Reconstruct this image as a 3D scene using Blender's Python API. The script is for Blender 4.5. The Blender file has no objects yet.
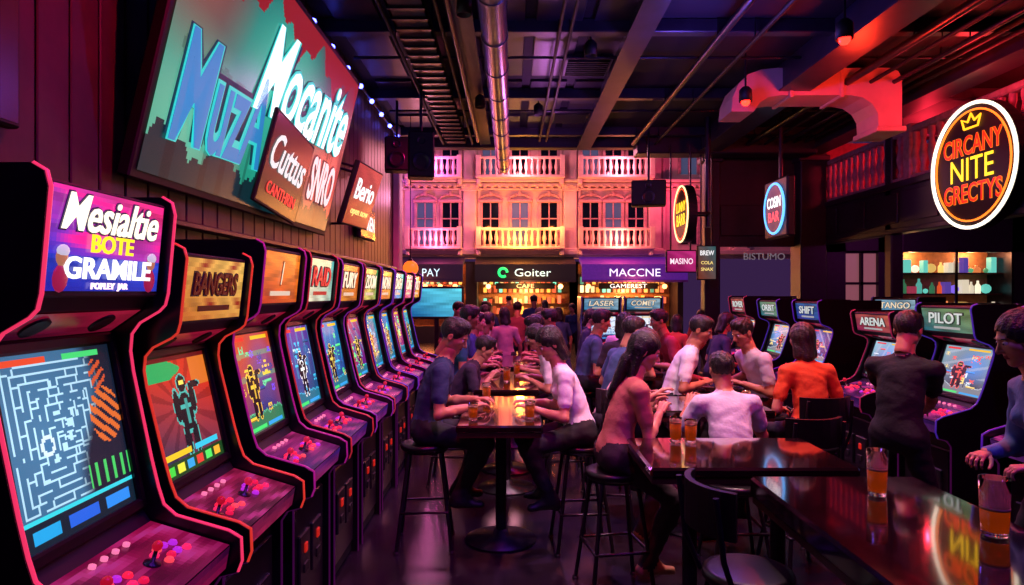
import bpy, math, random
import numpy as np
from mathutils import Matrix, Vector
random.seed(7); np.random.seed(7)
scn=bpy.context.scene
try: scn.view_settings.view_transform='Standard'
except Exception: pass
def lin(h):
    h=h.lstrip('#'); o=[]
    for i in (0,2,4):
        c=int(h[i:i+2],16)/255; o.append(c/12.92 if c<=.04045 else ((c+.055)/1.055)**2.4)
    return o
MC={}
def pbr(name,hexc,rough=.5,metal=0,var=.25,scale=12,bump=.0,coat=0,trans=0,emis=None,es=0,bscale=None):
    if name in MC: return MC[name]
    m=bpy.data.materials.new(name); m.use_nodes=True; nt=m.node_tree; b=nt.nodes['Principled BSDF']
    c=lin(hexc)
    tc=nt.nodes.new('ShaderNodeTexCoord'); n=nt.nodes.new('ShaderNodeTexNoise'); n.inputs['Scale'].default_value=scale; n.inputs['Detail'].default_value=4
    nt.links.new(tc.outputs['Object'],n.inputs['Vector'])
    r=nt.nodes.new('ShaderNodeValToRGB'); nt.links.new(n.outputs['Fac'],r.inputs['Fac'])
    r.color_ramp.elements[0].position=.3; r.color_ramp.elements[1].position=.7
    r.color_ramp.elements[0].color=[x*(1-var) for x in c]+[1]; r.color_ramp.elements[1].color=[min(1,x*(1+var)) for x in c]+[1]
    nt.links.new(r.outputs['Color'],b.inputs['Base Color'])
    b.inputs['Roughness'].default_value=rough; b.inputs['Metallic'].default_value=metal
    if coat: b.inputs['Coat Weight'].default_value=coat; b.inputs['Coat Roughness'].default_value=.05
    if trans: b.inputs['Transmission Weight'].default_value=trans
    if emis: b.inputs['Emission Color'].default_value=lin(emis)+[1]; b.inputs['Emission Strength'].default_value=es
    if bump:
        bp=nt.nodes.new('ShaderNodeBump'); bp.inputs['Strength'].default_value=bump; bp.inputs['Distance'].default_value=.02
        n2=nt.nodes.new('ShaderNodeTexNoise'); n2.inputs['Scale'].default_value=bscale or scale; n2.inputs['Detail'].default_value=3
        nt.links.new(tc.outputs['Object'],n2.inputs['Vector']); nt.links.new(n2.outputs['Fac'],bp.inputs['Height']); nt.links.new(bp.outputs['Normal'],b.inputs['Normal'])
    MC[name]=m; return m
def emi(hexc,s=2):
    k='glow_%s_%g'%(hexc.strip('#'),s)
    if k in MC: return MC[k]
    m=bpy.data.materials.new(k); m.use_nodes=True; b=m.node_tree.nodes['Principled BSDF']
    b.inputs['Base Color'].default_value=[x*.3 for x in lin(hexc)]+[1]; b.inputs['Emission Color'].default_value=lin(hexc)+[1]; b.inputs['Emission Strength'].default_value=s
    b.inputs['Roughness'].default_value=.4
    MC[k]=m; return m
def scrmat(s):
    k='screen_art_%g'%s
    if k in MC: return MC[k]
    m=bpy.data.materials.new(k); m.use_nodes=True; nt=m.node_tree; b=nt.nodes['Principled BSDF']
    a=nt.nodes.new('ShaderNodeAttribute'); a.attribute_name='Col'
    b.inputs['Base Color'].default_value=(.01,.01,.01,1); nt.links.new(a.outputs['Color'],b.inputs['Emission Color']); b.inputs['Emission Strength'].default_value=s
    b.inputs['Roughness'].default_value=.25
    MC[k]=m; return m
TXT={}
def textmesh(s,shear,off):
    k=(s,shear,off)
    if k in TXT: return TXT[k]
    cu=bpy.data.curves.new('t','FONT'); cu.body=s; cu.shear=shear; cu.offset=off; cu.extrude=.02; cu.align_x='CENTER'; cu.resolution_u=3
    ob=bpy.data.objects.new('t',cu); scn.collection.objects.link(ob)
    dg=bpy.context.evaluated_depsgraph_get(); me=bpy.data.meshes.new_from_object(ob.evaluated_get(dg))
    v=np.array([x.co[:] for x in me.vertices]); f=[list(p.vertices) for p in me.polygons]
    bpy.data.objects.remove(ob); bpy.data.meshes.remove(me); bpy.data.curves.remove(cu)
    TXT[k]=(v,f); return TXT[k]
def PM(c,u,v):
    u=Vector(u).normalized(); v=Vector(v).normalized(); n=u.cross(v)
    return Matrix(((u.x,v.x,n.x,c[0]),(u.y,v.y,n.y,c[1]),(u.z,v.z,n.z,c[2]),(0,0,0,1)))
def RZ(a): return Matrix.Rotation(math.radians(a),4,'Z')
def TR(x,y,z): return Matrix.Translation((x,y,z))
def xf(v,M):
    if M is None: return v
    A=np.array(M); return v@A[:3,:3].T+A[:3,3]
class B:
    def __init__(s,M=None): s.v=[];s.f=[];s.m=[];s.sm=[];s.col=[];s.mats=[];s.n=0;s.M=M
    def mi(s,m):
        if m not in s.mats: s.mats.append(m)
        return s.mats.index(m)
    def add(s,v,f,mat,M=None,smooth=False,cols=None):
        v=np.asarray(v,float); v=xf(xf(v,M),s.M); n=s.n
        if isinstance(f,np.ndarray): ff=(f+n).tolist()
        else: ff=[[i+n for i in q] for q in f]
        s.v.append(v); s.n+=len(v); s.f+=ff
        if isinstance(mat,(list,np.ndarray)): s.m+=[int(x) for x in mat]
        else: s.m+=[s.mi(mat)]*len(ff)
        s.sm+=[smooth]*len(ff)
        s.col+= (cols if cols is not None else [(1,1,1)]*len(ff))
    def box(s,c,d,mat,b=0,M=None):
        x,y,z=d[0]/2,d[1]/2,d[2]/2
        if b<=0:
            v=[(i*x,j*y,k*z) for i in(-1,1) for j in(-1,1) for k in(-1,1)]
            f=[(0,1,3,2),(4,6,7,5),(0,4,5,1),(2,3,7,6),(0,2,6,4),(1,5,7,3)]
        else:
            b=min(b,x*.9,y*.9,z*.9); v=[];ix={}
            for i in(-1,1):
                for j in(-1,1):
                    for k in(-1,1):
                        ix[i,j,k]=len(v); v+=[(i*x,j*(y-b),k*(z-b)),(i*(x-b),j*y,k*(z-b)),(i*(x-b),j*(y-b),k*z)]
            f=[]
            for i in(-1,1):
                f.append([ix[i,a,c_]+0 for a,c_ in((-1,-1),(1,-1),(1,1),(-1,1))][::i])
                f.append([ix[a,i,c_]+1 for a,c_ in((-1,-1),(-1,1),(1,1),(1,-1))][::i])
                f.append([ix[a,c_,i]+2 for a,c_ in((-1,-1),(1,-1),(1,1),(-1,1))][::i])
                for j in(-1,1):
                    f.append([ix[i,j,-1],ix[i,j,1],ix[i,j,1]+1,ix[i,j,-1]+1])
                    f.append([ix[i,-1,j],ix[i,1,j],ix[i,1,j]+2,ix[i,-1,j]+2])
                    f.append([ix[-1,i,j]+1,ix[1,i,j]+1,ix[1,i,j]+2,ix[-1,i,j]+2])
                    for k in(-1,1): f.append([ix[i,j,k],ix[i,j,k]+1,ix[i,j,k]+2])
        v=np.array(v)+np.array(c); s.add(v,f,mat,M)
    def bx(s,x0,x1,y0,y1,z0,z1,mat,b=0,M=None): s.box(((x0+x1)/2,(y0+y1)/2,(z0+z1)/2),(abs(x1-x0),abs(y1-y0),abs(z1-z0)),mat,b,M)
    def tube(s,pts,r,mat,n=8,M=None,caps=True):
        P=[Vector(p) for p in pts]; rs=r if isinstance(r,(list,tuple)) else [r]*len(P)
        V=[];F=[]; d=(P[1]-P[0]).normalized(); u=d.orthogonal().normalized()
        for i,p in enumerate(P):
            if i==0: t=P[1]-P[0]
            elif i==len(P)-1: t=P[i]-P[i-1]
            else: t=(P[i]-P[i-1]).normalized()+(P[i+1]-P[i]).normalized()
            t=t.normalized() if t.length>1e-9 else d
            u=(u-t*u.dot(t)).normalized(); w=t.cross(u)
            for k in range(n):
                a=2*math.pi*k/n; V.append(tuple(p+(u*math.cos(a)+w*math.sin(a))*rs[i]))
        for i in range(len(P)-1):
            for k in range(n): F.append((i*n+k,i*n+(k+1)%n,(i+1)*n+(k+1)%n,(i+1)*n+k))
        s.add(V,F,mat,M,True)
        if caps: s.add(V[:n],[tuple(range(n))[::-1]],mat,M); s.add(V[-n:],[tuple(range(n))],mat,M)
    def lathe(s,prof,mat,M=None,n=20,smooth=True):
        V=[];F=[]
        for r,z in prof:
            for k in range(n): a=2*math.pi*k/n; V.append((r*math.cos(a),r*math.sin(a),z))
        for i in range(len(prof)-1):
            for k in range(n): F.append((i*n+k,i*n+(k+1)%n,(i+1)*n+(k+1)%n,(i+1)*n+k))
        s.add(V,F,mat,M,smooth)
    def sph(s,c,r,mat,n=12,M=None):
        rr=(r,r,r) if not isinstance(r,(tuple,list)) else r
        pr=[(max(1e-4,math.sin(math.pi*i/(n//2))),-math.cos(math.pi*i/(n//2))) for i in range(n//2+1)]
        S=Matrix.Translation(c)@Matrix.Diagonal((rr[0],rr[1],rr[2],1))
        s.lathe(pr,mat,(M@S) if M is not None else S,n)
    def prism(s,prof,x0,x1,mat,M=None):
        n=len(prof); V=[(x0,y,z) for y,z in prof]+[(x1,y,z) for y,z in prof]
        F=[tuple(range(n)),tuple(range(n,2*n))[::-1]]+[(i,(i+1)%n,n+(i+1)%n,n+i) for i in range(n)]
        s.add(V,F,mat,M)
    def art(s,M,w,h,img,strength=1.5):
        ny,nx,_=img.shape
        xs=np.linspace(-w/2,w/2,nx+1); ys=np.linspace(-h/2,h/2,ny+1)
        X,Y=np.meshgrid(xs,ys); V=np.stack([X.ravel(),Y.ravel(),np.zeros(X.size)],1)
        I,J=np.meshgrid(np.arange(ny),np.arange(nx),indexing='ij'); a=(I*(nx+1)+J).ravel()
        F=np.stack([a,a+1,a+nx+2,a+nx+1],1)
        s.add(V,F,scrmat(strength),M,False,[tuple(c) for c in img.reshape(-1,3)])
    def text(s,t,M,w,h,mat,z=.004,shear=0,off=0,c=(0,0),k=1.3,rot=0):
        v,f=textmesh(t,shear,off)
        if len(v)==0: return
        lo=v.min(0);hi=v.max(0); q=(v-(lo+hi)/2); sx=w/(hi[0]-lo[0]); sy=h/(hi[1]-lo[1]); m=min(sx,sy); q=q*np.array([min(sx,m*k),min(sy,m*k),1])
        q[:,2]=np.sign(q[:,2])*.002+z
        if rot: ca,sa=math.cos(rot),math.sin(rot); q[:,0],q[:,1]=q[:,0]*ca-q[:,1]*sa,q[:,0]*sa+q[:,1]*ca
        q[:,0]+=c[0]; q[:,1]+=c[1]
        s.add(q,f,mat,M)
    def build(s,name,recalc=True):
        me=bpy.data.meshes.new(name); V=np.concatenate(s.v); me.from_pydata(V.tolist(),[],s.f)
        for m in s.mats: me.materials.append(m)
        me.polygons.foreach_set('material_index',s.m); me.polygons.foreach_set('use_smooth',s.sm)
        if any(c!=(1,1,1) for c in s.col):
            at=me.color_attributes.new('Col','FLOAT_COLOR','CORNER'); lt=np.array([len(q) for q in s.f])
            C=np.repeat(np.concatenate([np.array(s.col,float),np.ones((len(s.col),1))],1),lt,0); at.data.foreach_set('color',C.ravel())
        if recalc:
            import bmesh
            bm=bmesh.new(); bm.from_mesh(me); bmesh.ops.recalc_face_normals(bm,faces=bm.faces); bm.to_mesh(me); bm.free()
        me.update(); ob=bpy.data.objects.new(name,me); scn.collection.objects.link(ob)
        lo=V.min(0);hi=V.max(0); o=Vector(((lo[0]+hi[0])/2,(lo[1]+hi[1])/2,lo[2])); me.transform(Matrix.Translation(-o)); ob.location=o
        return ob
# ---------------- materials
BLK=pbr('black_laminate','#0d0a12',.28,var=.3); BLK2=pbr('matte_black','#070609',.6); STEEL=pbr('dark_steel','#3a3640',.35,.8)
CHR=pbr('brushed_steel','#8a8590',.3,.9); TAB=pbr('lacquered_dark_wood','#1a0c0e',.09,0,.35,6,coat=1); TED=pbr('table_edge','#3a2018',.3)
WOODW=pbr('maroon_wall_panel','#34121a',.5,0,.35,5,bump=.3); PLAS=pbr('plaster_facade','#d4c0ba',.8,0,.12,3,bump=.2)
CEIL=pbr('ceiling_dark','#1a1622',.7,0,.3,3); CEB=pbr('ceiling_beam_paint','#302a3a',.4,.2,.3,4); DUCT=pbr('galvanised_duct','#7a7580',.3,.8,.2,8)
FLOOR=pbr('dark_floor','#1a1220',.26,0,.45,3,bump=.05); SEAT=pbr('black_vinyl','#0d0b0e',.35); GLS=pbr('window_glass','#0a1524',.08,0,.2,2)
SHDK=pbr('aubergine_paint','#221a2a',.5); ORD=pbr('painted_duct','#d0b0a4',.5,.1,.1,4); STONE=pbr('balustrade_stone','#9a8084',.7)
# ---------------- room shell
def shell():
    b=B(); b.bx(-2.3,10.4,-1.7,13.6,-.12,0,FLOOR); b.bx(-9,12,13.6,27,-.12,0,FLOOR); b.build('floor')
    b=B(); b.bx(-2.3,-2.1,-1.7,12,0,4.75,WOODW)
    y=-1.6
    while y<12: b.bx(-2.1,-2.085,y,y+.215,0.15,4.75,WOODW,.006); y+=.23
    b.build('wall_left')
    b=B(); b.bx(-2.08,-2.05,-1.6,11.9,0,.15,BLK2,.005); b.bx(-2.085,-2.0,-1.6,11.9,2.2,2.24,pbr('wood_rail','#2c1015',.4),.008); b.build('baseboard_left')
    b=B(); b.bx(10.2,10.4,-1.7,13.6,0,4.75,WOODW); b.build('wall_right')
    b=B(); b.bx(-2.3,10.4,-1.9,-1.7,0,4.75,SHDK); b.build('wall_rear')
    b=B(); b.bx(-2.3,10.4,-1.9,13.2,4.75,4.95,CEIL)
    for i in range(7):
        for j in range(5):
            x=-1.9+j*.62+(.3 if j>1 else 0); yy=.2+i*1.85
            b.bx(x,x+.5,yy,yy+1.6,4.72,4.75,pbr('ceiling_tile','#322b3a',.4,0,.3,3),.008)
    b.build('ceiling')
    b=B()
    for x,w,d in((1.35,.16,.22),(3.62,.3,.35),(5.7,.3,.3),(-.5,.1,.14)):
        b.bx(x-w/2,x+w/2,-1.6,13,4.75-d,4.75,CEB,.01); b.bx(x-w/2-.05,x+w/2+.05,-1.6,13,4.75-d-.02,4.75-d,CEB)
    for y in (2.2,4.8,7.4,9.9,12.2): b.bx(-2.1,10.2,y-.07,y+.07,4.6,4.75,CEB,.01)
    b.build('ceiling_beams')
    b=B(); b.bx(-2.3,6,12.95,13.2,4.55,4.75,SHDK,.01); b.bx(2.3,5.6,12.5,12.95,4.35,4.72,SHDK,.02); b.build('trim_opening_header')
    b=B()
    for x,z,r in((-1.25,4.5,.02),(-.72,4.5,.02),(-.62,4.55,.03),(.5,4.55,.02),(.62,4.55,.02),(2.2,4.5,.04),(2.6,4.5,.025),(4.3,4.5,.05),(4.6,4.5,.025),(4.9,4.5,.03)):
        b.tube([(x,-1.5,z),(x,12.4,z)],r,BLK2 if r<.03 else STEEL,8)
        for y in (1,4.7,7.3,9.8,12.1): b.tube([(x,y,z),(x,y,4.74)],.008,STEEL,6)
    for y,z in((5.4,4.62),(8.2,4.62),(10.6,4.62)): b.tube([(-1.9,y,z),(6,y,z)],.018,STEEL,6)
    b.build('ceiling_conduits')
    b=B(); b.tube([(-.17,-1.5,4.3),(-.17,13.6,4.3)],.125,DUCT,20)
    y=-1
    while y<13.6: b.tube([(-.17,y,4.3),(-.17,y+.05,4.3)],.134,CHR,20); b.tube([(-.17,y+.02,4.42),(-.17,y+.02,4.74)],.008,STEEL,6); y+=.95
    b.build('ventilation_duct')
    for i,(x,y) in enumerate(((.95,8.7),(.95,11.2),(1.85,6.2))):
        b=B(); b.bx(x-.3,x+.3,y-.33,y+.33,4.66,4.75,STEEL,.01)
        for k in range(8): b.bx(x-.26,x+.26,y-.28+k*.075,y-.26+k*.075,4.64,4.68,BLK2)
        b.build('air_vent_grille')
    b=B(); b.bx(-1.15,-.8,2,12,4.42,4.44,STEEL)
    for x in(-1.15,-.82): b.bx(x,x+.02,2,12,4.42,4.5,STEEL)
    for k in range(40): b.bx(-1.15,-.8,2+k*.25,2.03+k*.25,4.40,4.42,STEEL)
    for k in range(5): b.tube([(-.81,2.5+k*2.2,4.44),(-.81,2.5+k*2.2,4.74)],.01,STEEL,6)
    b.build('cable_tray')
    b=B(); b.tube([(-1.98,3,4.5),(-1.98,11.8,4.5)],.02,BLK2,6)
    for k in range(13): b.sph((-1.95,3.2+k*.7,4.46),.034,emi('#4a50ff',16),8)
    b.build('led_string_lights')
shell()
# ---------------- art generators
def C(h): return np.array(lin(h))
def game(seed,bg1,bg2,pal,nx=60,ny=76):
    r=np.random.RandomState(seed); im=np.zeros((ny,nx,3)); X,Y=np.meshgrid(np.linspace(0,1,nx),np.linspace(0,1,ny)); t=np.clip(Y+.2*np.sin(X*5+seed),0,1)[...,None]
    im[:]=C(bg1)*(1-t)+C(bg2)*t
    P=[C(p) for p in pal]
    g=np.clip(1-np.hypot(X-.5-.2*math.sin(seed),(Y-.6))*2.4,0,1)[...,None]; im=im*(1-g*.7)+P[1]*g*.7
    m=(np.sin((X*math.cos(seed)+Y*math.sin(seed))*26)>.75)&(Y>.35); im[m]=im[m]*.6+P[0]*.25
    gh=ny//7; hs=np.cumsum(r.randint(-1,2,nx)); hs=hs-hs.min()
    for x in range(nx): im[:gh+int(hs[x])%9,x]=P[0]*.25; im[gh+int(hs[x])%9,x]=P[0]*.8
    for q in range(5):
        x0=r.randint(0,nx-16); y0=r.randint(gh,ny-14); w_=r.randint(8,16); im[y0:y0+2,x0:x0+w_]=P[(q+1)%len(P)]; im[y0-1,x0:x0+w_]=P[(q+1)%len(P)]*.3
    for q in range(14):
        s=r.randint(0,2,(6,3)); s=np.concatenate([s,s[:,::-1]],1); c1=P[r.randint(len(P))]; k=int(r.choice([1,1,2]))
        s=np.kron(s,np.ones((k,k))); y=r.randint(gh,max(gh+1,ny-s.shape[0]-6)); x=r.randint(0,max(1,nx-s.shape[1]))
        a=im[y:y+s.shape[0],x:x+s.shape[1]]; a[s[:a.shape[0],:a.shape[1]]>0]=c1
    hero(im,X,Y,.5+.15*math.sin(seed*3),.42,.8,C('#080810'),P[2%len(P)])
    im[ny-5:ny-2,3:nx//3]=C('#e83020'); im[ny-5:ny-2,nx//2:nx-4]=C('#f0c020'); im[1:4,2:nx//2]=C('#40e070'); im[1:4,nx//2+3:nx-3]=C('#30a0e8')
    return im
def hero(im,X,Y,cx,cy,s,dark,edge):
    U=(X-cx)/s; V=(Y-cy)/s
    def E(a,b,c,d): return np.hypot((U-a)/c,(V-b)/d)
    D=np.minimum.reduce([E(0,0,.11,.17),E(0,.25,.07,.075),E(-.13,.06,.05,.14),E(.14,.1,.05,.13),E(-.06,-.24,.05,.14),E(.08,-.24,.05,.14),E(.2,.22,.1,.03)])
    im[D<1.18]=edge; im[D<1]=dark; im[(np.abs(U)<.04)&(np.abs(V-.26)<.015)]=C('#ffe060'); im[(np.abs(U)<.09)&(np.abs(V-.04)<.02)]=edge; im[(np.abs(U-.02)<.02)&(np.abs(V)<.12)]=edge*.7
def maze():
    r=np.random.RandomState(11); nx,ny=70,88; im=np.zeros((ny,nx,3)); bgc=C('#346488'); im[:]=bgc; W=C('#a4cce2')
    for k in range(0,30,4):
        y0,y1,x0,x1=15+k,ny-6-k,3+k,nx-5-k
        if y1-y0<4 or x1-x0<4: break
        im[y0,x0:x1]=W; im[y1,x0:x1]=W; im[y0:y1,x0]=W; im[y0:y1+1,x1]=W
        for g in range(5): yy=r.randint(y0,y1); im[yy:yy+4,x0 if r.rand()<.5 else x1]=bgc; xx=r.randint(x0,x1); im[y0 if r.rand()<.5 else y1,xx:xx+4]=bgc
        for g in range(6):
            yy=r.randint(y0,y1); xx=r.choice([x0,x1-4]); im[yy,xx:xx+4]=W; xx=r.randint(x0,x1); yy=r.choice([y0,y1-4]); im[yy:yy+4,xx]=W
    X,Y=np.meshgrid(np.linspace(0,1,nx),np.linspace(0,1,ny))
    g=np.clip(1-np.hypot(X-.3,Y-.55)*1.8,0,1)[...,None]; im=im*(1+.5*g)
    d=np.clip((X-.62+.12*np.sin(Y*6))*9,0,1)[...,None]; im=im*(1-d)+C('#0e1c2c')*d
    m=(((X*.7+Y*1.0)%.075)<.045)&(np.hypot((X-.86)*1.1,Y-.58)<.17); im[m]=C('#d8682a'); m=(((Y-X*.6)%.06)<.03)&(np.hypot((X-.84)*1.3,Y-.83)<.1); im[m]=C('#c85028')
    m=(np.hypot(X-.3,Y-.5)<.06); im[m]=C('#d8eef8'); m=(np.hypot(X-.3,Y-.5)<.035); im[m]=C('#3a78a8')
    im[:12]=C('#06202c'); im[3:9,5:20]=C('#1aa0e0'); im[3:9,25:44]=C('#2060d8'); im[3:9,49:66]=C('#2888e8'); im[12:14]=C('#30d0e0'); im[83:86,4:28]=C('#e04828'); im[83:86,38:62]=C('#40d070')
    m=(X>.6)&(Y>.18)&(Y<.32)&((X*36).astype(int)%3==0); im[m]=C('#40c860')
    return np.clip(im,0,1)
def herogame():
    nx,ny=64,80; X,Y=np.meshgrid(np.linspace(0,1,nx),np.linspace(0,1,ny)); t=np.clip(Y*1.3-.2+.3*X,0,1)[...,None]; im=C('#20304a')*(1-t)+C('#c83018')*t
    m=np.sin(np.arctan2(Y-.55,X-.45)*14)>.4; im[m]*=.65; m=(Y>.8)&(X<.45+.1*np.sin(Y*30)); im[m]=C('#18a058'); m=(Y>.7)&(X>.7); im[m]=C('#e87828')*.8
    hero(im,X,Y,.52,.5,1.0,C('#0a1418'),C('#40b0a8'))
    im[:10]=C('#104018'); 
    for k in range(6): im[2:8,3+k*10:10+k*10]=C(['#40d040','#e0e040','#30a0e0','#e04030','#50e060','#f0b030'][k])
    im[12:16,4:30]=C('#e8c020'); im[12:16,34:60]=C('#30c0e0'); im[ny-3:,:]=C('#601010'); return im
def grad(nx,ny,a,b,seed=0,amp=.25,c=None):
    r=np.random.RandomState(seed); X,Y=np.meshgrid(np.linspace(0,1,nx),np.linspace(0,1,ny)); t=(.5*X+.5*Y)[...,None]
    im=C(a)*(1-t)+C(b)*t
    w=np.sin(X*r.uniform(6,14)+3*np.sin(Y*r.uniform(3,8)))*np.sin(Y*r.uniform(4,10)+r.rand()*6)
    if c: m=np.clip(w,0,1)[...,None]; im=im*(1-m)+C(c)*m
    return np.clip(im*(1+amp*w[...,None]),0,1)
# ---------------- arcade cabinet
def cabinet(x,y,theta,H=2.05,w=.66,rim='#ff3c30',title='STAR',sub=None,mq=('#c01890','#ff6a30'),scr=None,sm=1.2,pan=('#3a1050','#c01a70'),seed=1,side=BLK,rs=1.2,tcol='#fff4d0',mg=1.1):
    b=B(TR(x,y,0)@RZ(theta)); D=.88
    def zz(z): return z if z<1.03 else 1.03+(z-1.03)*(H-1.03)/(2.1-1.03)
    inn=[(.13,.02),(.13,.78),(.035,.82),(.02,.9),(.30,.985),(.33,1.03),(.45,1.64),(.33,1.72),(.30,1.76),(.27,2.07),(D-.02,2.07),(D-.02,.02)]
    inn=[(a,zz(c)) for a,c in inn]
    out=[(.09,0),(.09,.74),(.06,.785),(.0,.80),(-.015,.84),(-.012,.92),(.03,.945),(.22,1.0),(.265,1.04),(.285,1.1),(.31,1.2),(.375,1.5),(.385,1.57),(.38,1.63),(.35,1.67),(.28,1.71),(.26,1.73),(.25,1.77),(.225,2.04),(.235,2.08),(.27,2.1),(D,2.1),(D,0)]
    out=[(a,zz(c)) for a,c in out]
    hw=w/2
    b.prism(inn,-hw+.02,hw-.02,BLK2)
    for sx in(-1,1):
        b.prism(out,sx*hw-.012,sx*hw+.012,side)
        b.tube([(sx*(hw+0.0),a,c) for a,c in out[3:21]],.0075,emi(rim,rs),6)
        b.tube([(sx*(hw+0.0),a,c) for a,c in out[:4]],.0075,emi('#601060',.25),6)
    def seg(p,q,t0=.5):
        (a,c),(e,g)=p,q; L=math.hypot(e-a,g-c); return PM((0,(a+e)/2,(c+g)/2),(1,0,0),(0,e-a,g-c)),L
    iw=w-.05
    b.box((0,.12,.4),(iw-.06,.02,.6),BLK,.008); 
    for sx in(-.11,.11):
        b.box((sx,.105,.42),(.17,.02,.26),STEEL,.006); b.box((sx,.092,.47),(.04,.012,.05),emi('#ff3020',.35),.004); b.box((sx,.092,.37),(.07,.012,.05),BLK2,.004)
    M,L=seg(inn[3],inn[4]); b.art(M@TR(0,0,.004),iw,L,grad(30,14,pan[0],pan[1],seed,.6,'#e83898'),.42)
    r=random.Random(seed)
    for jx in(-.24,.03):
        b.lathe([(.028,0),(.026,.006),(.007,.01),(.006,.055),(.0001,.055)],STEEL,M@TR(jx,-.01,.006),12); b.sph((jx,-.01,.066),.0165,emi(r.choice(['#d01030','#e02048']),.6),12,M)
        for k in range(8):
            bx_=jx+.05+(k%4)*.038; by=-.04+(k//4)*.05+.014*math.sin((k%4)*1.1)
            b.lathe([(.0155,0),(.0155,.005),(.012,.007),(.012,.011),(.0001,.013)],emi(r.choice(['#ff2048','#ff2868','#e81848','#ff4858','#b828d8']),.9),M@TR(bx_,by,.005),12)
    for k in range(4): b.lathe([(.011,0),(.011,.01),(.0001,.012)],emi('#ff80b0',.9),M@TR(-.09+k*.06,L*.38,.005),10)
    M2,L2=seg(inn[2],inn[3]); b.art(M2@TR(0,0,.003),iw,L2,grad(12,3,pan[1],pan[0],seed),.35)
    M,L=seg(inn[5],inn[6]); sw=iw-.07; sh=L*.86
    for dx,dy,ww,hh in((0,sh/2+.02,sw+.07,.04),(0,-sh/2-.02,sw+.07,.04),(-sw/2-.02,0,.035,sh+.08),(sw/2+.02,0,.035,sh+.08)): b.box((dx,dy,.012),(ww,hh,.024),BLK,.008,M)
    b.art(M@TR(0,0,.008),sw,sh,scr if scr is not None else game(seed,'#102040','#401060',['#ff4030','#40d0ff','#ffd040','#40ff80']),sm)
    M,L=seg(inn[6],inn[7]); b.art(M@TR(0,0,.004),iw,L*.9,grad(20,6,'#300a28','#c01840',seed+3),.5)
    for sx in(-.16,.16): b.lathe([(.045,0),(.045,.008),(.03,.003),(.0001,.003)],BLK2,M@TR(sx,0,.004),16)
    M,L=seg(inn[8],inn[9]); b.box((0,0,.01),(iw,L,.03),BLK2,.006,M)
    if sub:
        b.art(M@TR(0,L*.17,.027),iw-.03,L*.6,grad(36,16,mq[0],mq[1],seed+9,.4,mq[2]),mg); b.art(M@TR(0,-L*.28,.027),iw-.03,L*.32,grad(20,8,'#1020a0','#2040c0',3,.2),mg)
        b.text(title,M,iw*.84,L*.36,emi('#301060',.4),.029,.3,.05,(0,L*.26)); b.text(title,M,iw*.82,L*.33,emi(tcol,1.6),.034,.3,.012,(0,L*.26))
        for q in sub: b.text(q[0],M,iw*q[1],L*q[2],emi(q[3],1.5),.034,0,.02,(0,L*q[4]))
        for sx in(-1,1):
            b.sph((sx*iw*.38,-L*.14,.03),(.026,.03,.006),emi('#c88060',.7),12,M); b.sph((sx*iw*.38,-L*.09,.032),(.028,.018,.006),emi('#d8d0e8',.8),12,M); b.sph((sx*iw*.38,-L*.33,.03),(.034,.04,.006),emi('#b02050',.7),12,M)
    else:
        b.art(M@TR(0,0,.027),iw-.03,L-.03,grad(36,14,mq[0],mq[1],seed+9,.4,mq[2] if len(mq)>2 else None),mg)
        b.text(title,M,iw*.74,L*.46,emi('#280828',.3),.029,.15,.05,(0,L*.08)); b.text(title,M,iw*.7,L*.4,emi(tcol,mg*1.1),.034,.15,.01,(0,L*.08)); b.box((0,-L*.28,.03),(iw*.5,L*.08,.004),emi(tcol,mg*.6),0,M)
    b.build('arcade_cabinet')
LX=-.985
cabinet(LX,2.12,90,2.14,.66,'#ff3868','Mesialtie',[('BOTE',.36,.17,'#ffd820',.0),('GRAMILE',.74,.2,'#ffffff',-.23),('POPLEY  JAR',.5,.08,'#ffe0f0',-.4)],('#3a30d0','#ff3078','#e81880'),maze(),1.2,('#5a0a50','#e01868'),3,rs=.85)
cabinet(LX,2.86,90,1.98,.64,'#ff4030','BANGERS',None,('#c86a20','#ffc860','#802010'),herogame(),1.25,('#702058','#e02868'),4,rs=.6,tcol='#4a1008',mg=1.0)
cabinet(LX,3.68,90,2.06,.66,'#c820a0','QUEST',None,('#c03010','#e87818'),game(33,'#183078','#c84820',['#60e0a0','#2048a0','#ffd040','#8050ff']),1.2,('#5028a0','#d03080'),5,rs=.4,mg=1.0)
cabinet(LX,4.44,90,2.06,.64,'#e03040','RAID',None,('#e8e0c0','#60c8c0'),game(44,'#104878','#60309a',['#40d0ff','#2060a0','#ffffff']),1.2,('#5028a0','#c030a0'),6,rs=.4,tcol='#d02830',mg=.9)
tt=['FURY','ZOOM','NOVA','DASH','KONG','VOLT']; mqs=[('#d08020','#c04810'),('#d8c060','#40a060'),('#e05020','#ffc050'),('#4060e0','#80f0e0'),('#ff3080','#ffa0c0'),('#f0c040','#ff5010')]
for i,yc in enumerate((5.22,5.98,6.72,7.45,8.18,8.9)):
    cabinet(LX,yc,90,2.05,.66,['#b030c8','#e03858','#8040f0'][i%3],tt[i],None,mqs[i],game(50+i,['#103878','#601878','#184868'][i%3],['#2080c0','#b03868','#3098a8'][i%3],['#40d0ff','#2850a0','#ffe060','#60ff90']),1.2,('#5028a0','#c030a0'),10+i,rs=.35,mg=.9)
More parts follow.
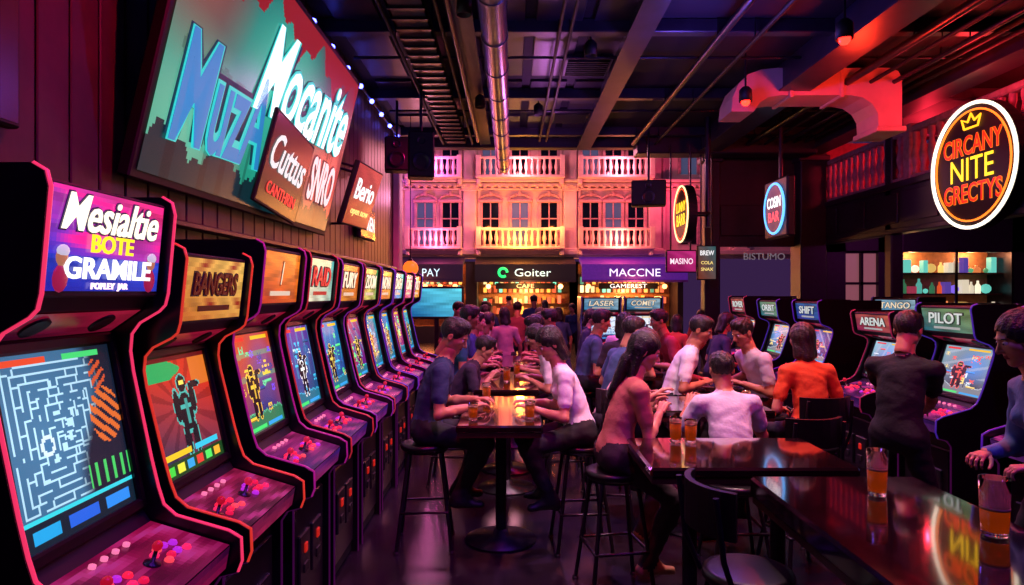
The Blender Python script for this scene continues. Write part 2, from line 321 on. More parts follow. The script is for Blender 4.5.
for i,(yc,H) in enumerate(((3.9,1.72),(5.0,1.72),(6.02,1.64),(7.35,1.72),(8.45,1.72),(9.6,1.75))):
    cabinet(2.92,yc,-90,H,.64,['#7028e0','#6038e0','#c02860'][i%3],['TURBO','PILOT','ARENA','SHIFT','ORBIT','ROVER'][i],None,[('#1838a0','#2868a0'),('#186878','#80a060'),('#902050','#c06048')][i%3],game(70+i,['#0a1848','#182038','#204060'][i%3],['#203878','#80a0b0','#a0c8e0'][i%3],['#e0f0ff','#40a0ff','#ff6050','#ffe080']),1.1,('#381868','#803090'),30+i,rs=.3,mg=.7,tcol='#d8e8e0')
for i,(xc,yc,th) in enumerate(((1.42,10.6,0),(2.15,10.9,0),(4.2,11.2,-30),(4.9,9.0,-60))):
    cabinet(xc,yc,th,1.74,.62,'#5038a0',['LASER','COMET','METRO','TANGO'][i],None,('#3080b0','#a0c0d0'),game(90+i,'#90b8d0','#d8e8f8',['#305070','#ffffff','#4080c0']),1.1,('#301050','#802080'),50+i,rs=.2,mg=.7)
# ---------------- wall screen & signs
def banner():
    b=B(); bot=Vector((-1.98,5.41,2.45)); top=Vector((-1.62,5.41,3.98)); v=top-bot; L=v.length; W=3.62; M=PM((bot+top)/2,(0,1,0),v)
    b.box((0,0,-.04),(W+.1,L+.1,.07),BLK2,.01,M)
    nx,ny=170,72; X,Y=np.meshgrid(np.linspace(0,1,nx),np.linspace(0,1,ny)); im=np.zeros((ny,nx,3))
    t=np.clip(Y+.15*np.sin(X*9),0,1)[...,None]; im[:]=C('#26a88c')*(1-t)+C('#0c4a58')*t
    r=np.clip((X-.62)*2.4+.3*np.sin(Y*7),0,1)[...,None]; im=im*(1-r)+C('#a02840')*r
    g=np.clip(1-np.hypot((X-.45)*1.6,Y-.62)*2,0,1)[...,None]; im=im*(1-g)+C('#48d0b8')*g
    g=np.clip(1-np.hypot((X-.95)*2,Y-.15)*1.5,0,1)[...,None]; im=im*(1-g)+C('#e86058')*g
    g=np.clip(1-np.hypot((X-.08)*2,Y-.2)*2.2,0,1)[...,None]; im=im*(1-g)+C('#70d0b0')*g
    g=np.clip(1-np.hypot((X-.05)*2,Y-.85)*2.2,0,1)[...,None]; im=im*(1-g)+C('#b05040')*g
    m=(Y>.87+.07*np.sin(X*22)+.04*np.sin(X*61)); im[m]=C('#a02028'); m=(Y<.12+.05*np.sin(X*30)+.04*np.abs(np.sin(X*70))); im[m]=C('#0c3038')
    for q in range(16):
        cx=np.random.rand()*.95; wd=.006+.012*np.random.rand(); hh=.3+.4*np.random.rand(); m=(abs(X-cx)<wd)&(Y<hh); im[m]=im[m]*.6; m=np.hypot((X-cx)*2.5,(Y-hh)*2)<.09; im[m]=im[m]*.65
    b.art(M@TR(0,0,.002),W,L,im,.85)
    w=emi('#eafcff',1.3); o=emi('#0a3a58',.5); o2=emi('#30d8d0',.9)
    for t,sz,c,core,sh in(('Mocanite',(.64,.42),(W*.14,L*.16),w,.45),('MuzA',(.36,.42),(-W*.27,-L*.14),emi('#2c88c8',.9),.1)):
        for k,(mt,z,of,gr) in enumerate(((o,.006,.10,1.05),(o2,.012,.05,1.02),(core,.018,.01,1))): b.text(t,M,W*sz[0]*gr,L*sz[1]*gr,mt,z,sh,of,c,1.9,.04)
    b.text('SNRO',M,W*.22,L*.28,emi('#701020',.6),.006,0,.07,(W*.36,-L*.22),2); b.text('SNRO',M,W*.21,L*.26,emi('#ffd8d8',1.2),.012,0,.02,(W*.36,-L*.22),2)
    M2=M@TR(W*.035,-L*.27,.06)@RZ(-5); b.box((0,0,0),(W*.28,L*.46,.03),BLK2,.01,M2); b.art(M2@TR(0,0,.017),W*.265,L*.43,grad(20,14,'#0a0306','#24080c',2,.4),.4); b.text('Cuttus',M2,W*.23,L*.18,emi('#e8f0f0',1.0),.022,.35,.01,(0,L*.05)); b.text('CANTHRIN',M2,W*.19,L*.06,emi('#ff4040',1),.022,0,0,(0,-L*.13))
    for yy in(3.9,5.4,6.9): b.tube([(-1.66,yy,3.95),(-2.09,yy,4.2)],.02,STEEL,6); b.tube([(-2.02,yy,2.5),(-2.09,yy,2.5)],.02,STEEL,6)
    b.build('arcade_banner_screen')
banner()
def flat_sign(name,c,u,v,w,h,bg,lines,fs=1.3,es=.6,bracket=None,frame=BLK2):
    b=B(); M=PM(c,u,v); b.box((0,0,-.03),(w+.04,h+.04,.06),frame,.01,M); b.art(M@TR(0,0,.003),w,h,grad(16,16,bg[0],bg[1],3,.2),es)
    for t,tw,th,col,cy in lines: b.text(t,M,w*tw,h*th,emi(col,fs),.008,0,.015,(0,h*cy))
    if bracket:
        for p,q in bracket: b.tube([p,q],.015,STEEL,6)
    b.build(name)
Y_=(0,1,0); Z_=(0,0,1)
flat_sign('neon_poster',(-2.02,2.43,2.98),Y_,Z_,.72,.98,('#380408','#701014'),[('VIE',.5,.18,'#ff5a20',.34),('ROTE',.85,.2,'#ffa070',.1),('IDE',.6,.2,'#ff8060',-.12),('NOW',.7,.1,'#ff5030',-.36)],.9,.4)
flat_sign('hanging_poster',(-1.72,7.9,2.9),(.1,1,0),(.3,0,1),.85,.68,('#b01828','#d85050'),[('Berio',.75,.35,'#ffffff',.1),('open now',.7,.12,'#ffe080',-.3)],1.2,.6,[((-1.75,7.6,3.2),(-2.09,7.6,3.3)),((-1.75,8.2,3.2),(-2.09,8.2,3.3)),((-1.85,7.9,2.6),(-2.09,7.9,2.6))])
flat_sign('wall_sign',(-1.98,9.4,2.75),Y_,Z_,.9,.4,('#302028','#483038'),[('BAREN',.85,.5,'#ffe8e8',0)],1.2,.3)
def round_sign(name,x,y,z,r,bg,ring1,ring2,lines,wallx,crown=True):
    b=B(); M=PM((x,y,z),(0,-1,0),Z_); n=48
    b.lathe([(.0001,-.14),(r,-.14),(r,0),(.0001,0)],BLK2,M,n,False); b.lathe([(.0001,0),(r*.93,0),(r*.93,.006),(.0001,.006)],pbr(name+'_face',bg,.5,emis=bg,es=.5),M,n,False)
    for R,col,w in((r*.975,ring1,.022),(r*.87,ring2,.012)):
        b.tube([(R*math.cos(a),R*math.sin(a),.02) for a in np.linspace(0,2*math.pi,n+1)],w*r/.78,emi(col,2.0),8,M)
    for t,tw,th,col,cy in lines:
        if col!='#ffd028': b.text(t,M,r*tw*1.02,r*th*1.05,emi('#ff9020',.8),.01,0,.035,(0,r*cy),1.5)
        b.text(t,M,r*tw,r*th,emi(col,1.7),.016,0,.0,(0,r*cy),1.5)
    if crown:
        b.tube([(-.16*r,.60*r,.02),(-.22*r,.76*r,.02),(-.08*r,.70*r,.02),(0,.82*r,.02),(.08*r,.70*r,.02),(.22*r,.76*r,.02),(.16*r,.60*r,.02),(-.16*r,.60*r,.02)],.014,emi('#ffb020',2.0),6,M)
    for dy in(-.3*r,.3*r): b.tube([(x+.05,y+dy,z),(wallx,y+dy,z)],.025,STEEL,8)
    b.build(name)
round_sign('round_neon_sign',5.8,8.6,3.4,.8,'#16040e','#fff0d8','#ff7a20',[('CIRCANY',1.36,.3,'#e81c10',.34),('NITE',1.0,.36,'#ffd028',-.04),('GRECTYS',1.34,.3,'#e81c10',-.42)],6.02)
round_sign('round_neon_sign',2.86,11.5,3.12,.48,'#481008','#ffe0a0','#ff4018',[('LUNNY',1.3,.35,'#ffd028',.25),('BARR',1.2,.4,'#ffd028',-.2)],3.3,False)
b=B(); b.tube([(3.3,11.5,2.9),(3.3,11.5,4.75)],.05,STEEL,8); b.build('sign_post')
b=B(); M=PM((4.25,11,3.15),(0,-1,0),Z_); b.box((0,0,-.06),(.95,.95,.14),SHDK,.03,M); b.lathe([(.0001,.02),(.4,.02),(.4,.03),(.0001,.03)],emi('#182858',.6),M,30,False)
b.tube([(.4*math.cos(a),.4*math.sin(a),.03) for a in np.linspace(0,6.2832,33)],.02,emi('#60b0ff',2),6,M); b.text('COSIN',M,.55,.2,emi('#ffffff',1.6),.035,0,.01,(0,.1)); b.text('BAR',M,.45,.16,emi('#ff5060',1.6),.035,0,.01,(0,-.13)); b.tube([(4.33,11,3.5),(4.33,11,4.75)],.03,STEEL,8); b.build('hanging_square_sign')
flat_sign('small_pink_sign',(2.98,12.0,2.35),(1,0,0),Z_,.5,.36,('#a01060','#e03890'),[('MASINO',.8,.3,'#ffe0f0',0)],1.1,.7,[((2.8,12.05,2.5),(2.8,12.05,4.4)),((3.15,12.05,2.5),(3.15,12.05,4.4))])
flat_sign('menu_board',(3.6,12.6,2.35),(1,0,0),Z_,.32,.6,('#b05038','#508890'),[('BREW',.8,.2,'#ffffff',.3),('COLA',.7,.1,'#ffe080',0),('SNAX',.7,.1,'#ffe080',-.2)],1.0,.4,[((3.5,12.65,2.6),(3.5,12.65,4.4)),((3.7,12.65,2.6),(3.7,12.65,4.4))])
b=B(); M=PM((-1.35,12.2,1.62),(1,0,0),Z_); b.box((0,0,-.03),(.98,.58,.07),BLK2,.01,M); b.art(M@TR(0,0,.008),.9,.5,grad(16,10,'#0a60a0','#60d8f0',5,.3),1.0); b.box((0,-.75,-.05),(.08,.95,.06),STEEL,.01,M); b.box((0,-1.6,-.05),(.6,.03,.4),STEEL,0,M); b.box((0,-1.2,-.05),(.06,.8,.06),STEEL,0,M); b.build('television_on_stand')
def speaker(x,y,z,w=.34,h=.6,th=10,nm='loudspeaker'):
    b=B(TR(x,y,z)@RZ(th)); b.box((0,0,0),(w,.3,h),BLK2,.02)
    for dz,r in((-.1,.12),(.17,.06)): b.lathe([(r,0),(r,.015),(r*.8,.005),(r*.3,-.01),(.0001,0)],STEEL,PM((0,-.152,dz*h/.6),(1,0,0),Z_),18)
    b.tube([(0,0,h/2),(0,0,4.72-z)],.02,STEEL,8); b.build(nm)
speaker(-1.2,9,3.6); speaker(-1.72,10.2,3.85,.36,.5); speaker(2.42,12.1,3.55,.6,.45,-10)
def lamp(x,y,z,col,es,energy,rad=.06,ang=130,aim=None,nm='ceiling_and_fill_spot',r=.07,bulb=0):  # one housing for the red lamps and for the added fill spots
    b=B(); b.tube([(x,y,4.75),(x,y,z+.12)],.012,STEEL,6); b.lathe([(r*.5,.18),(r,.14),(r*1.05,0),(r*.95,0),(r*.9,.12),(.0001,.13)],BLK2,TR(x,y,z),16); b.sph((x,y,z+(.0 if bulb else .09)),bulb or r*.5,emi(col,es),10); b.build(nm)
    l=bpy.data.lights.new(nm+'_light','SPOT'); l.energy=energy; l.color=lin(col); l.shadow_soft_size=rad
    l.spot_size=math.radians(ang); l.spot_blend=1
    o=bpy.data.objects.new(nm+'_light',l); o.location=(x,y,z-.03-bulb); scn.collection.objects.link(o)
    d=Vector(aim)-o.location if aim else Vector((0,0,-1)); o.rotation_euler=d.to_track_quat('-Z','Y').to_euler()
lamp(3.02,6.2,4.1,'#ff1810',14,380,r=.075,bulb=.055); lamp(2.84,8.3,4.12,'#ff1c10',14,300,r=.075,bulb=.055); lamp(7.4,7.0,4.2,'#ff2010',10,60,bulb=.05)
lamp(-.4,3.3,4.4,'#ff1858',1,330,aim=(-1.8,3.5,1.6),ang=120); lamp(-.45,6.4,4.4,'#e01890',1,340,aim=(-1.9,6.8,1.8),ang=120); lamp(-.45,9.6,4.4,'#ff1878',1,300,aim=(-1.8,10,1.5),ang=120)  # added magenta fill spots aimed at the left wall; their cans are invented
lamp(.5,4.3,4.5,'#ffb8d0',1,420,aim=(.1,4.9,.8),ang=80); lamp(1.85,4.9,4.5,'#ffc8c8',1,520,aim=(1.5,5.0,.9),ang=90); lamp(.9,7.8,4.5,'#d878ff',1,440); lamp(2.3,1.6,4.5,'#8040ff',1,200,aim=(1.5,3,0))  # added fill spots in invented cans, brightening tables and people
lamp(.4,10.4,4.5,'#ff7068',1,440); lamp(2.3,3.0,4.5,'#ff4048',1,360,aim=(2.3,4.4,.8),ang=90); lamp(.2,1.2,4.5,'#b040ff',1,260,aim=(-1.2,2.6,1.0),ang=90)  # more added fill spots, cans invented to hold them
def pt(x,y,z,col,e,r=.15,nm='wall_lamp_light'):
    l=bpy.data.lights.new(nm,'POINT'); l.energy=e; l.color=lin(col); l.shadow_soft_size=r; o=bpy.data.objects.new(nm,l); o.location=(x,y,z); scn.collection.objects.link(o)
# ---------------- right side structure
def right():
    b=B(); b.bx(6,6.2,4.5,13.5,2.75,3.5,SHDK,.01); b.bx(5.96,6.2,4.5,13.5,3.42,3.52,SHDK,.01); b.bx(5.97,6.2,4.5,13.5,2.72,2.8,SHDK,.01)
    for k in range(9): b.bx(5.98,6.0,4.6+k,5.5+k,2.88,3.35,SHDK,.008)
    b.bx(6.2,10.2,4.5,13.5,3.3,3.5,SHDK); b.build('mezzanine_floor_fascia')
    b=B(); b.bx(6.02,6.16,4.5,13.4,4.22,4.32,STONE,.02); b.bx(6.02,6.16,4.5,13.4,3.5,3.58,STONE,.01)
    y=4.7
    pr=[(.03,0),(.05,.04),(.03,.1),(.055,.25),(.06,.3),(.03,.48),(.045,.56),(.045,.64)]
    while y<13.3: b.lathe(pr,STONE,TR(6.09,y,3.58),8); y+=.2
    for y in(4.6,7.5,10.4,13.3): b.bx(6.0,6.2,y-.1,y+.1,3.5,4.36,STONE,.02)
    b.build('mezzanine_balustrade')
    for x,y,w in((5.75,13.25,.5),(6.1,10.9,.2),(6.1,7.0,.25),(3.85,13.25,.3)):
        b=B(); b.bx(x-w/2,x+w/2,y-w/2,y+w/2,0,4.75,SHDK,.02); b.bx(x-w/2-.04,x+w/2+.04,y-w/2-.04,y+w/2+.04,0,.25,SHDK,.02); b.bx(x-w/2-.05,x+w/2+.05,y-w/2-.05,y+w/2+.05,4.3,4.42,SHDK,.02); b.build('column')
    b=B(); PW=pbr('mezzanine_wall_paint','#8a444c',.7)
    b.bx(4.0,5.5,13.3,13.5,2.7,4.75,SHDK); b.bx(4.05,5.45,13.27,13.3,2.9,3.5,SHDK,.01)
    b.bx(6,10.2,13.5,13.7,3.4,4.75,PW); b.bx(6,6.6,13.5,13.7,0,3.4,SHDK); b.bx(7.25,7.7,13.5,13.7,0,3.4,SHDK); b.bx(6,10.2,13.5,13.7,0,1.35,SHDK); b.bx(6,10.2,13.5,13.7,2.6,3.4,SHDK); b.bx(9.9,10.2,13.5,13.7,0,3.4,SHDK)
    b.text('BISTUMO',PM((4.9,13.26,2.5),(1,0,0),Z_),.8,.13,emi('#a898a8',.4))
    b.build('wall_back')
    b=B(); b.bx(7.7,9.9,14.2,14.25,1.3,2.65,pbr('display_back','#a06a48',.7)); r=random.Random(5)
    for z in(1.36,1.78,2.2):
        b.bx(7.72,9.88,13.75,14.2,z-.03,z,pbr('shelf_wood','#5a3020',.5),.005); x=7.8
        while x<9.8:
            h=r.uniform(.14,.32); w=r.uniform(.07,.17); m=emi(r.choice(['#ff9050','#ffd070','#60c0b0','#e05070','#fff0d0','#8060e0','#50a070','#ff6030']),r.choice([.4,.7,1.1]))
            if r.random()<.4: b.lathe([(.0001,0),(w/2,0),(w/2,h*.6),(w/5,h*.8),(w/5,h),(.0001,h)],m,TR(x,13.9,z),10)
            elif r.random()<.5: b.sph((x,13.9,z+w*.6),w*.6,m,10)
            else: b.bx(x-w/2,x+w/2,13.82,13.98,z,z+h,m,.008)
            x+=w+r.uniform(.02,.06)
    b.bx(7.68,7.72,13.5,14.25,1.3,2.65,STEEL); b.bx(9.88,9.92,13.5,14.25,1.3,2.65,STEEL); b.bx(8.78,8.82,13.5,13.54,1.3,2.65,STEEL); b.bx(7.7,9.9,13.72,14.2,1.28,1.34,STEEL)
    b.build('shop_display_shelves')
    b=B(); b.bx(6.6,7.25,13.6,13.64,1.35,2.6,emi('#c07080',.4)); 
    for z in(1.35,1.98,2.6): b.bx(6.6,7.25,13.5,13.58,z-.025,z+.025,BLK2)
    b.bx(6.9,6.95,13.5,13.58,1.35,2.6,BLK2); b.build('window_1')
    oc=[(2.81,4.12),(2.83,4.3),(2.9,4.47),(3.03,4.6),(3.2,4.66),(3.4,4.68),(4.85,4.68),(4.95,4.64),(5.0,4.55),(5.0,3.9)]; ic=[(4.7,3.9),(4.69,4.1),(4.62,4.22),(4.5,4.3),(4.35,4.33),(3.45,4.33),(3.3,4.31),(3.18,4.24),(3.1,4.12)]
    pf=[(x,z) for x,z in oc+ic]; n=len(pf); b=B()
    V=[(x,8.75,z) for x,z in pf]+[(x,9.3,z) for x,z in pf]; b.add(V,[tuple(range(n)),tuple(range(n,2*n))[::-1]]+[(i,(i+1)%n,n+(i+1)%n,n+i) for i in range(n)],ORD)
    for x in(3.55,4.2): b.bx(x,x+.05,8.72,9.33,4.3,4.7,ORD,.008)
    b.bx(4.66,5.04,8.71,9.34,3.86,3.93,ORD,.01)
    for x in(3.6,4.6): b.tube([(x,9,4.66),(x,9,4.75)],.02,STEEL,6)
    b.build('curved_air_duct')
    b=B(); b.bx(8.3,8.5,6,13.5,3.5,4.75,PW)
    for k in range(4): b.bx(8.26,8.3,6.6+k*1.8,7.6+k*1.8,3.6,4.5,GLS,.01)
    b.build('wall_mezzanine')
    b=B()
    for sx in(5.15,5.35,6.8): 
        b.tube([(sx,4,4.55),(sx,12.4,4.55)],.03,BLK2,8)
        for yy in(4.2,8.2,12.2): b.tube([(sx,yy,4.55),(sx,yy,4.75)],.012,STEEL,6)
    b.build('sprinkler_pipes')
right()
pt(3.9,7.7,3.9,'#ff3018',70,nm='red_uplight'); pt(5.4,8.0,4.2,'#ff2030',30,nm='red_uplight'); pt(7.3,8.5,4.3,'#ff2030',110,nm='mezzanine_lamp'); pt(7.3,12,4.3,'#ff2840',100,nm='mezzanine_lamp'); pt(8.2,14.0,2.55,'#ffb070',22,.05,'shelf_lamp'); pt(9.4,14.0,2.55,'#ffb070',22,.05,'shelf_lamp')
pt(8.0,10.5,2.9,'#c040b0',60,nm='shop_lamp'); pt(1.9,7.0,3.9,'#7858ff',60,nm='ceiling_wash_fill'); pt(.6,10.5,3.9,'#b060c0',60,nm='ceiling_wash_fill'); pt(.6,3.6,4.0,'#6858ff',35,nm='ceiling_wash_fill')  # ceiling wash points: added fill without fixtures, to lift the ceiling
# ---------------- facade
def facade():
    FY=24
    b=B(); b.bx(-9,12,FY,FY+.3,3.0,9.5,PLAS)
    for x in(-6.2,-4.2,-1.48,2.04,5.0,8):
        b.bx(x-.22,x+.22,FY-.18,FY,3.1,9.5,PLAS,.02); b.bx(x-.3,x+.3,FY-.24,FY,5.35,5.6,PLAS,.03); b.bx(x-.3,x+.3,FY-.24,FY,3.1,3.35,PLAS,.03)
        for sx in(-.33,.33): b.bx(x+sx-.05,x+sx+.05,FY-.1,FY,3.3,9.5,PLAS,.02)
    for z,d,h in((3.2,.3,.16),(5.42,.16,.06),(5.55,.3,.1),(5.68,.42,.1),(7.75,.16,.06),(7.9,.3,.2),(8.1,.45,.1)): b.bx(-9,12,FY-d,FY,z-h/2,z+h/2,PLAS,.02)
    k=-8.8
    while k<11.8: b.bx(k,k+.1,FY-.36,FY-.05,5.44,5.52,PLAS,.01); k+=.26
    b.build('wall_building_facade')
    FR=pbr('window_frame_paint','#b89498',.6); n=1; lit=emi('#6a80b0',.25)
    for z0,h in((3.5,1.45),(5.95,1.5)):
        for x in(-5.3,-3.05,-2.15,-.75,.28,1.3,2.75,3.55,4.35,6.2):
            n+=1; w=.66; b=B(); b.bx(x-w/2,x+w/2,FY-.03,FY-.005,z0,z0+h,lit if n%3==0 else GLS)
            for sx in(-1,1): b.bx(x+sx*w/2-.05,x+sx*w/2+.05,FY-.12,FY,z0,z0+h,FR,.01)
            b.bx(x-w/2-.1,x+w/2+.1,FY-.16,FY,z0+h,z0+h+.1,FR,.02); b.bx(x-.02,x+.02,FY-.07,FY-.02,z0,z0+h,FR); b.bx(x-w/2,x+w/2,FY-.07,FY-.02,z0+h*.6,z0+h*.6+.04,FR)
            b.tube([(x+.4*math.cos(a),FY-.08,z0+h+.05+.24*math.sin(a)) for a in np.linspace(0,math.pi,11)],.05,FR,6); b.bx(x-.06,x+.06,FY-.14,FY,z0+h+.22,z0+h+.4,FR,.02)
            b.build('window_%d'%n)
    pr=[(.04,0),(.05,.05),(.03,.1),(.07,.25),(.06,.32),(.03,.5),(.05,.55)]
    for x0,x1 in((-3.6,-1.8),(-1.15,1.72),(2.35,4.8)):
        for z in(3.28,5.72):
            b=B(); b.bx(x0-.08,x1+.08,FY-.75,FY-.3,z,z+.1,PLAS,.02); b.bx(x0-.05,x1+.05,FY-.74,FY-.6,z+.65,z+.74,PLAS,.02)
            k=int((x1-x0)/.2)
            for i in range(k+1): b.lathe(pr,PLAS,TR(x0+(x1-x0)*i/k,FY-.67,z+.1),8)
            for x in(x0,x1): b.bx(x-.08,x+.08,FY-.75,FY-.58,z+.1,z+.78,PLAS,.01); b.bx(x-.07,x+.07,FY-.6,FY-.25,z-.2,z,PLAS,.03)
            b.build('balcony')
facade()
def shops():
    FY=24; r=random.Random(3)
    for i,(x0,x1,col,edge,txt,tc,glow) in enumerate(((-4.6,-1.65,'#180c26','#302048','BAR  PAY','#c8f0ff','#ff8a50'),(-1.25,2.15,'#0d0a10','#251828','Goiter','#e8fff0','#ffb060'),(2.35,5.9,'#4a1a80','#6a30b0','MACCNE','#f4e8ff','#ffa050'))):
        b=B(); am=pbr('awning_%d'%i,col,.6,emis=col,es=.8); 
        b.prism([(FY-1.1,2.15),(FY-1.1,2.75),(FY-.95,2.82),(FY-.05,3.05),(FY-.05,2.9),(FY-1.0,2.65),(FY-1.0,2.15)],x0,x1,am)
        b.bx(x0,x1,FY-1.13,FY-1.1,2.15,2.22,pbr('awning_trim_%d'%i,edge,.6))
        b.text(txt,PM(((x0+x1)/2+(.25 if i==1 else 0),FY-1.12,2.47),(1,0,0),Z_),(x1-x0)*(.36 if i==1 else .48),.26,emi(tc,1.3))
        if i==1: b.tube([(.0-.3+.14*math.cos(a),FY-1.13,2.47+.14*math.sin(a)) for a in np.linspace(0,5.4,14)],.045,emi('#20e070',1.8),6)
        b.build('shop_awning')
        b=B(); b.bx(x0,x1,FY+1.6,FY+1.7,0,2.9,pbr('shop_interior','#9a6848',.7))
        b.bx(x0-.2,x0,FY+.32,FY+1.7,0,2.9,SHDK); b.bx(x1,x1+.2,FY+.32,FY+1.7,0,2.9,SHDK); b.bx(x0,x1,FY+.32,FY+.42,0,.6,SHDK); b.bx(x0,x1,FY+.32,FY+1.7,2.85,2.9,SHDK)
        for z in(1.0,1.4,1.8,2.1):
            b.bx(x0+.1,x1-.1,FY+1.3,FY+1.6,z-.04,z,pbr('shelf_wood','#5a3020',.5)); x=x0+.25
            while x<x1-.2: 
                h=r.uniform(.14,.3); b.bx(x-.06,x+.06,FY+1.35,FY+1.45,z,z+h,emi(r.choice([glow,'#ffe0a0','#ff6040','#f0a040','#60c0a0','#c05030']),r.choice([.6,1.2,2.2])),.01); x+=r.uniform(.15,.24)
        for k in range(5): xx=x0+.4+k*(x1-x0-.8)/4; b.sph((xx,FY+.6,2.02),.09,emi(glow,8),10); b.tube([(xx,FY+.6,2.1),(xx,FY+.6,2.85)],.01,STEEL,6)
        b.build('shop_interior_shelves')
        if i: 
            b=B(); cx=(x0+x1)/2-(.2 if i==2 else 0); b.bx(cx-1.0,cx+1.0,FY-.97,FY-.93,1.92,2.12,BLK2); b.text('GAMEREST' if i==2 else 'CAFE',PM((cx,FY-.985,2.02),(1,0,0),Z_),1.7,.14,emi('#ffffff' if i==2 else '#ffd090',1.4))
            for sx in(-.9,.9): b.tube([(cx+sx,FY-.95,2.12),(cx+sx,FY-.95,2.7)],.012,STEEL,6)
            b.build('hanging_shop_sign')
        pt((x0+x1)/2,FY+.7,1.8,glow,230,.1,'shop_lamp'); pt((x0+x1)/2,FY-1.4,1.9,glow,80,.1,'shopfront_lamp')
shops()
b=B(); b.bx(-2.3,-1.98,12,12.35,0,4.75,PLAS,.02); b.bx(-2.36,-1.94,11.96,12.4,4.3,4.4,PLAS,.02); b.build('column')
for x,z,c,e in((.28,3.6,'#ff9830',190),(-.85,4.1,'#ff8038',80),(1.45,4.1,'#ff8038',80),(-2.6,3.6,'#ff6090',110),(3.6,3.6,'#ff7060',150),(.28,6.1,'#ff7078',150),(-2.6,6.1,'#e058b0',120),(3.6,6.1,'#ff7088',150),(5.5,5,'#ff4070',70),(-4.6,5,'#b050d0',90)):
    pt(x,22.9,z,c,e,.12,'facade_uplight')
pt(0,18.5,5.5,'#ffa0b8',420,.4,'courtyard_lamp'); pt(-1.7,12.9,3.6,'#ff98d0',30,.1,'pillar_lamp')
b=B(); b.sph((-1.68,11.3,2.2),.13,emi('#ff6a20',1.6),14); b.tube([(-1.68,11.3,2.33),(-1.68,11.3,4.74)],.008,STEEL,6); b.lathe([(.05,0),(.03,.04),(.0001,.05)],STEEL,TR(-1.68,11.3,2.32),10); b.build('pendant_lantern')
# ---------------- furniture
def table(x0,x1,y0,y1,z=.95,th=.05,posts=None,nm='bar_table'):
    b=B(); b.bx(x0,x1,y0,y1,z-th,z,TAB,.012); b.bx(x0+.01,x1-.01,y0+.01,y1-.01,z-th-.03,z-th,TED)
    for x,y in posts or [((x0+x1)/2,(y0+y1)/2)]:
        b.tube([(x,y,.02),(x,y,z-th)],.04,STEEL,14); b.lathe([(.0001,0),(.26,0),(.26,.015),(.06,.035),(.05,.08),(.0001,.08)],STEEL,TR(x,y,0),24); b.box((x,y,z-th-.035),(.3,.3,.02),STEEL)
    b.build(nm)
table(-.36,.2,4.35,5.6); table(-.34,.24,5.95,7.3,posts=[(-.05,6.3),(-.05,6.95)]); table(-.3,.3,7.8,9.2,posts=[(0,8.1),(0,8.9)])
table(.67,1.69,3.3,4.0,posts=[(.95,3.65),(1.42,3.65)]); table(.97,1.9,4.9,5.6,posts=[(1.4,5.22)]); table(1.1,1.86,.3,3.16,.95,.09,posts=[(1.48,.8),(1.48,2.7)]); table(1.0,1.6,7.2,8.4,posts=[(1.3,7.8)])
b=B(); b.lathe([(.0001,.91),(.2,.91),(.215,.93),(.2,.95),(.0001,.95)],TAB,TR(1.87,6.15,0),28); b.tube([(1.87,6.15,.02),(1.87,6.15,.91)],.035,STEEL,12); b.lathe([(.0001,0),(.17,0),(.17,.015),(.05,.04),(.0001,.05)],STEEL,TR(1.87,6.15,0),24); b.build('round_bar_table')
def stool(x,y,yaw,h=.73,back=False):
    b=B(TR(x,y,0)@RZ(yaw)); b.lathe([(.0001,h-.05),(.165,h-.05),(.18,h-.03),(.175,h-.005),(.15,h),(.0001,h+.002)],SEAT,None,24); b.lathe([(.0001,h-.065),(.15,h-.065),(.15,h-.05),(.0001,h-.05)],STEEL,None,20)
    for sx in(-1,1):
        for sy in(-1,1): b.tube([(sx*.11,sy*.11,h-.06),(sx*.19,sy*.19,.01)],.013,STEEL,8); b.lathe([(.02,0),(.02,.015),(.0001,.015)],BLK2,TR(sx*.19,sy*.19,0),8)
    zr=.27; q=.165; b.tube([(q,q,zr),(-q,q,zr),(-q,-q,zr),(q,-q,zr),(q,q,zr)],.01,STEEL,8)
    if back:
        for sx in(-1,1): b.tube([(sx*.15,-.13,h-.05),(sx*.17,-.19,h+.1),(sx*.165,-.22,h+.34)],.012,STEEL,8)
        V=[];F=[];n=9
        for k in range(n):
            a=math.radians(-48+96*k/(n-1)); X=.24*math.sin(a); Yv=-.24*math.cos(a)+.02
            for dz in(h+.18,h+.36):
                for dd in(0,.025): s=(1+dd/.24); V.append((X*s,(Yv-.02)*s+.02,dz))
        for k in range(n-1):
            a=k*4;c=a+4; F+=[(a,a+2,c+2,c),(a+1,c+1,c+3,a+3),(a,c,c+1,a+1),(a+2,a+3,c+3,c+2)]
        F+=[(0,1,3,2),((n-1)*4,(n-1)*4+2,(n-1)*4+3,(n-1)*4+1)]; b.add(V,F,SEAT,None,False)
    b.build('bar_stool')
GL=pbr('drinking_glass','#ffffff',.03,var=0,trans=1); BEER=pbr('amber_beer','#d86a18',.12,var=.1,trans=.6,emis='#b04808',es=.15); FOAM=pbr('beer_foam','#c89870',.8)
def glass(x,y,z=.952,h=.14,r=.035,fill=.75,nm='beer_glass'):
    b=B(TR(x,y,z)); b.lathe([(.0001,0),(r*.82,0),(r*.85,.01),(r,h),(r-.003,h),(r*.82-.002,.014),(.0001,.014)],GL,None,24)
    b.lathe([(.0001,.016),(r*.8,.016),(r*.8+(r*.15)*fill,h*fill),(.0001,h*fill)],BEER,None,24); b.lathe([(.0001,h*fill+.001),(r*.93,h*fill+.001),(r*.93,h*fill+.01),(.0001,h*fill+.01)],FOAM,None,20); b.build(nm)
glass(1.53,2.86,h=.19,r=.042,fill=.55); glass(1.69,2.39,h=.2,r=.05,fill=.45); glass(.93,3.88,h=.14); glass(1.01,3.86,h=.13)
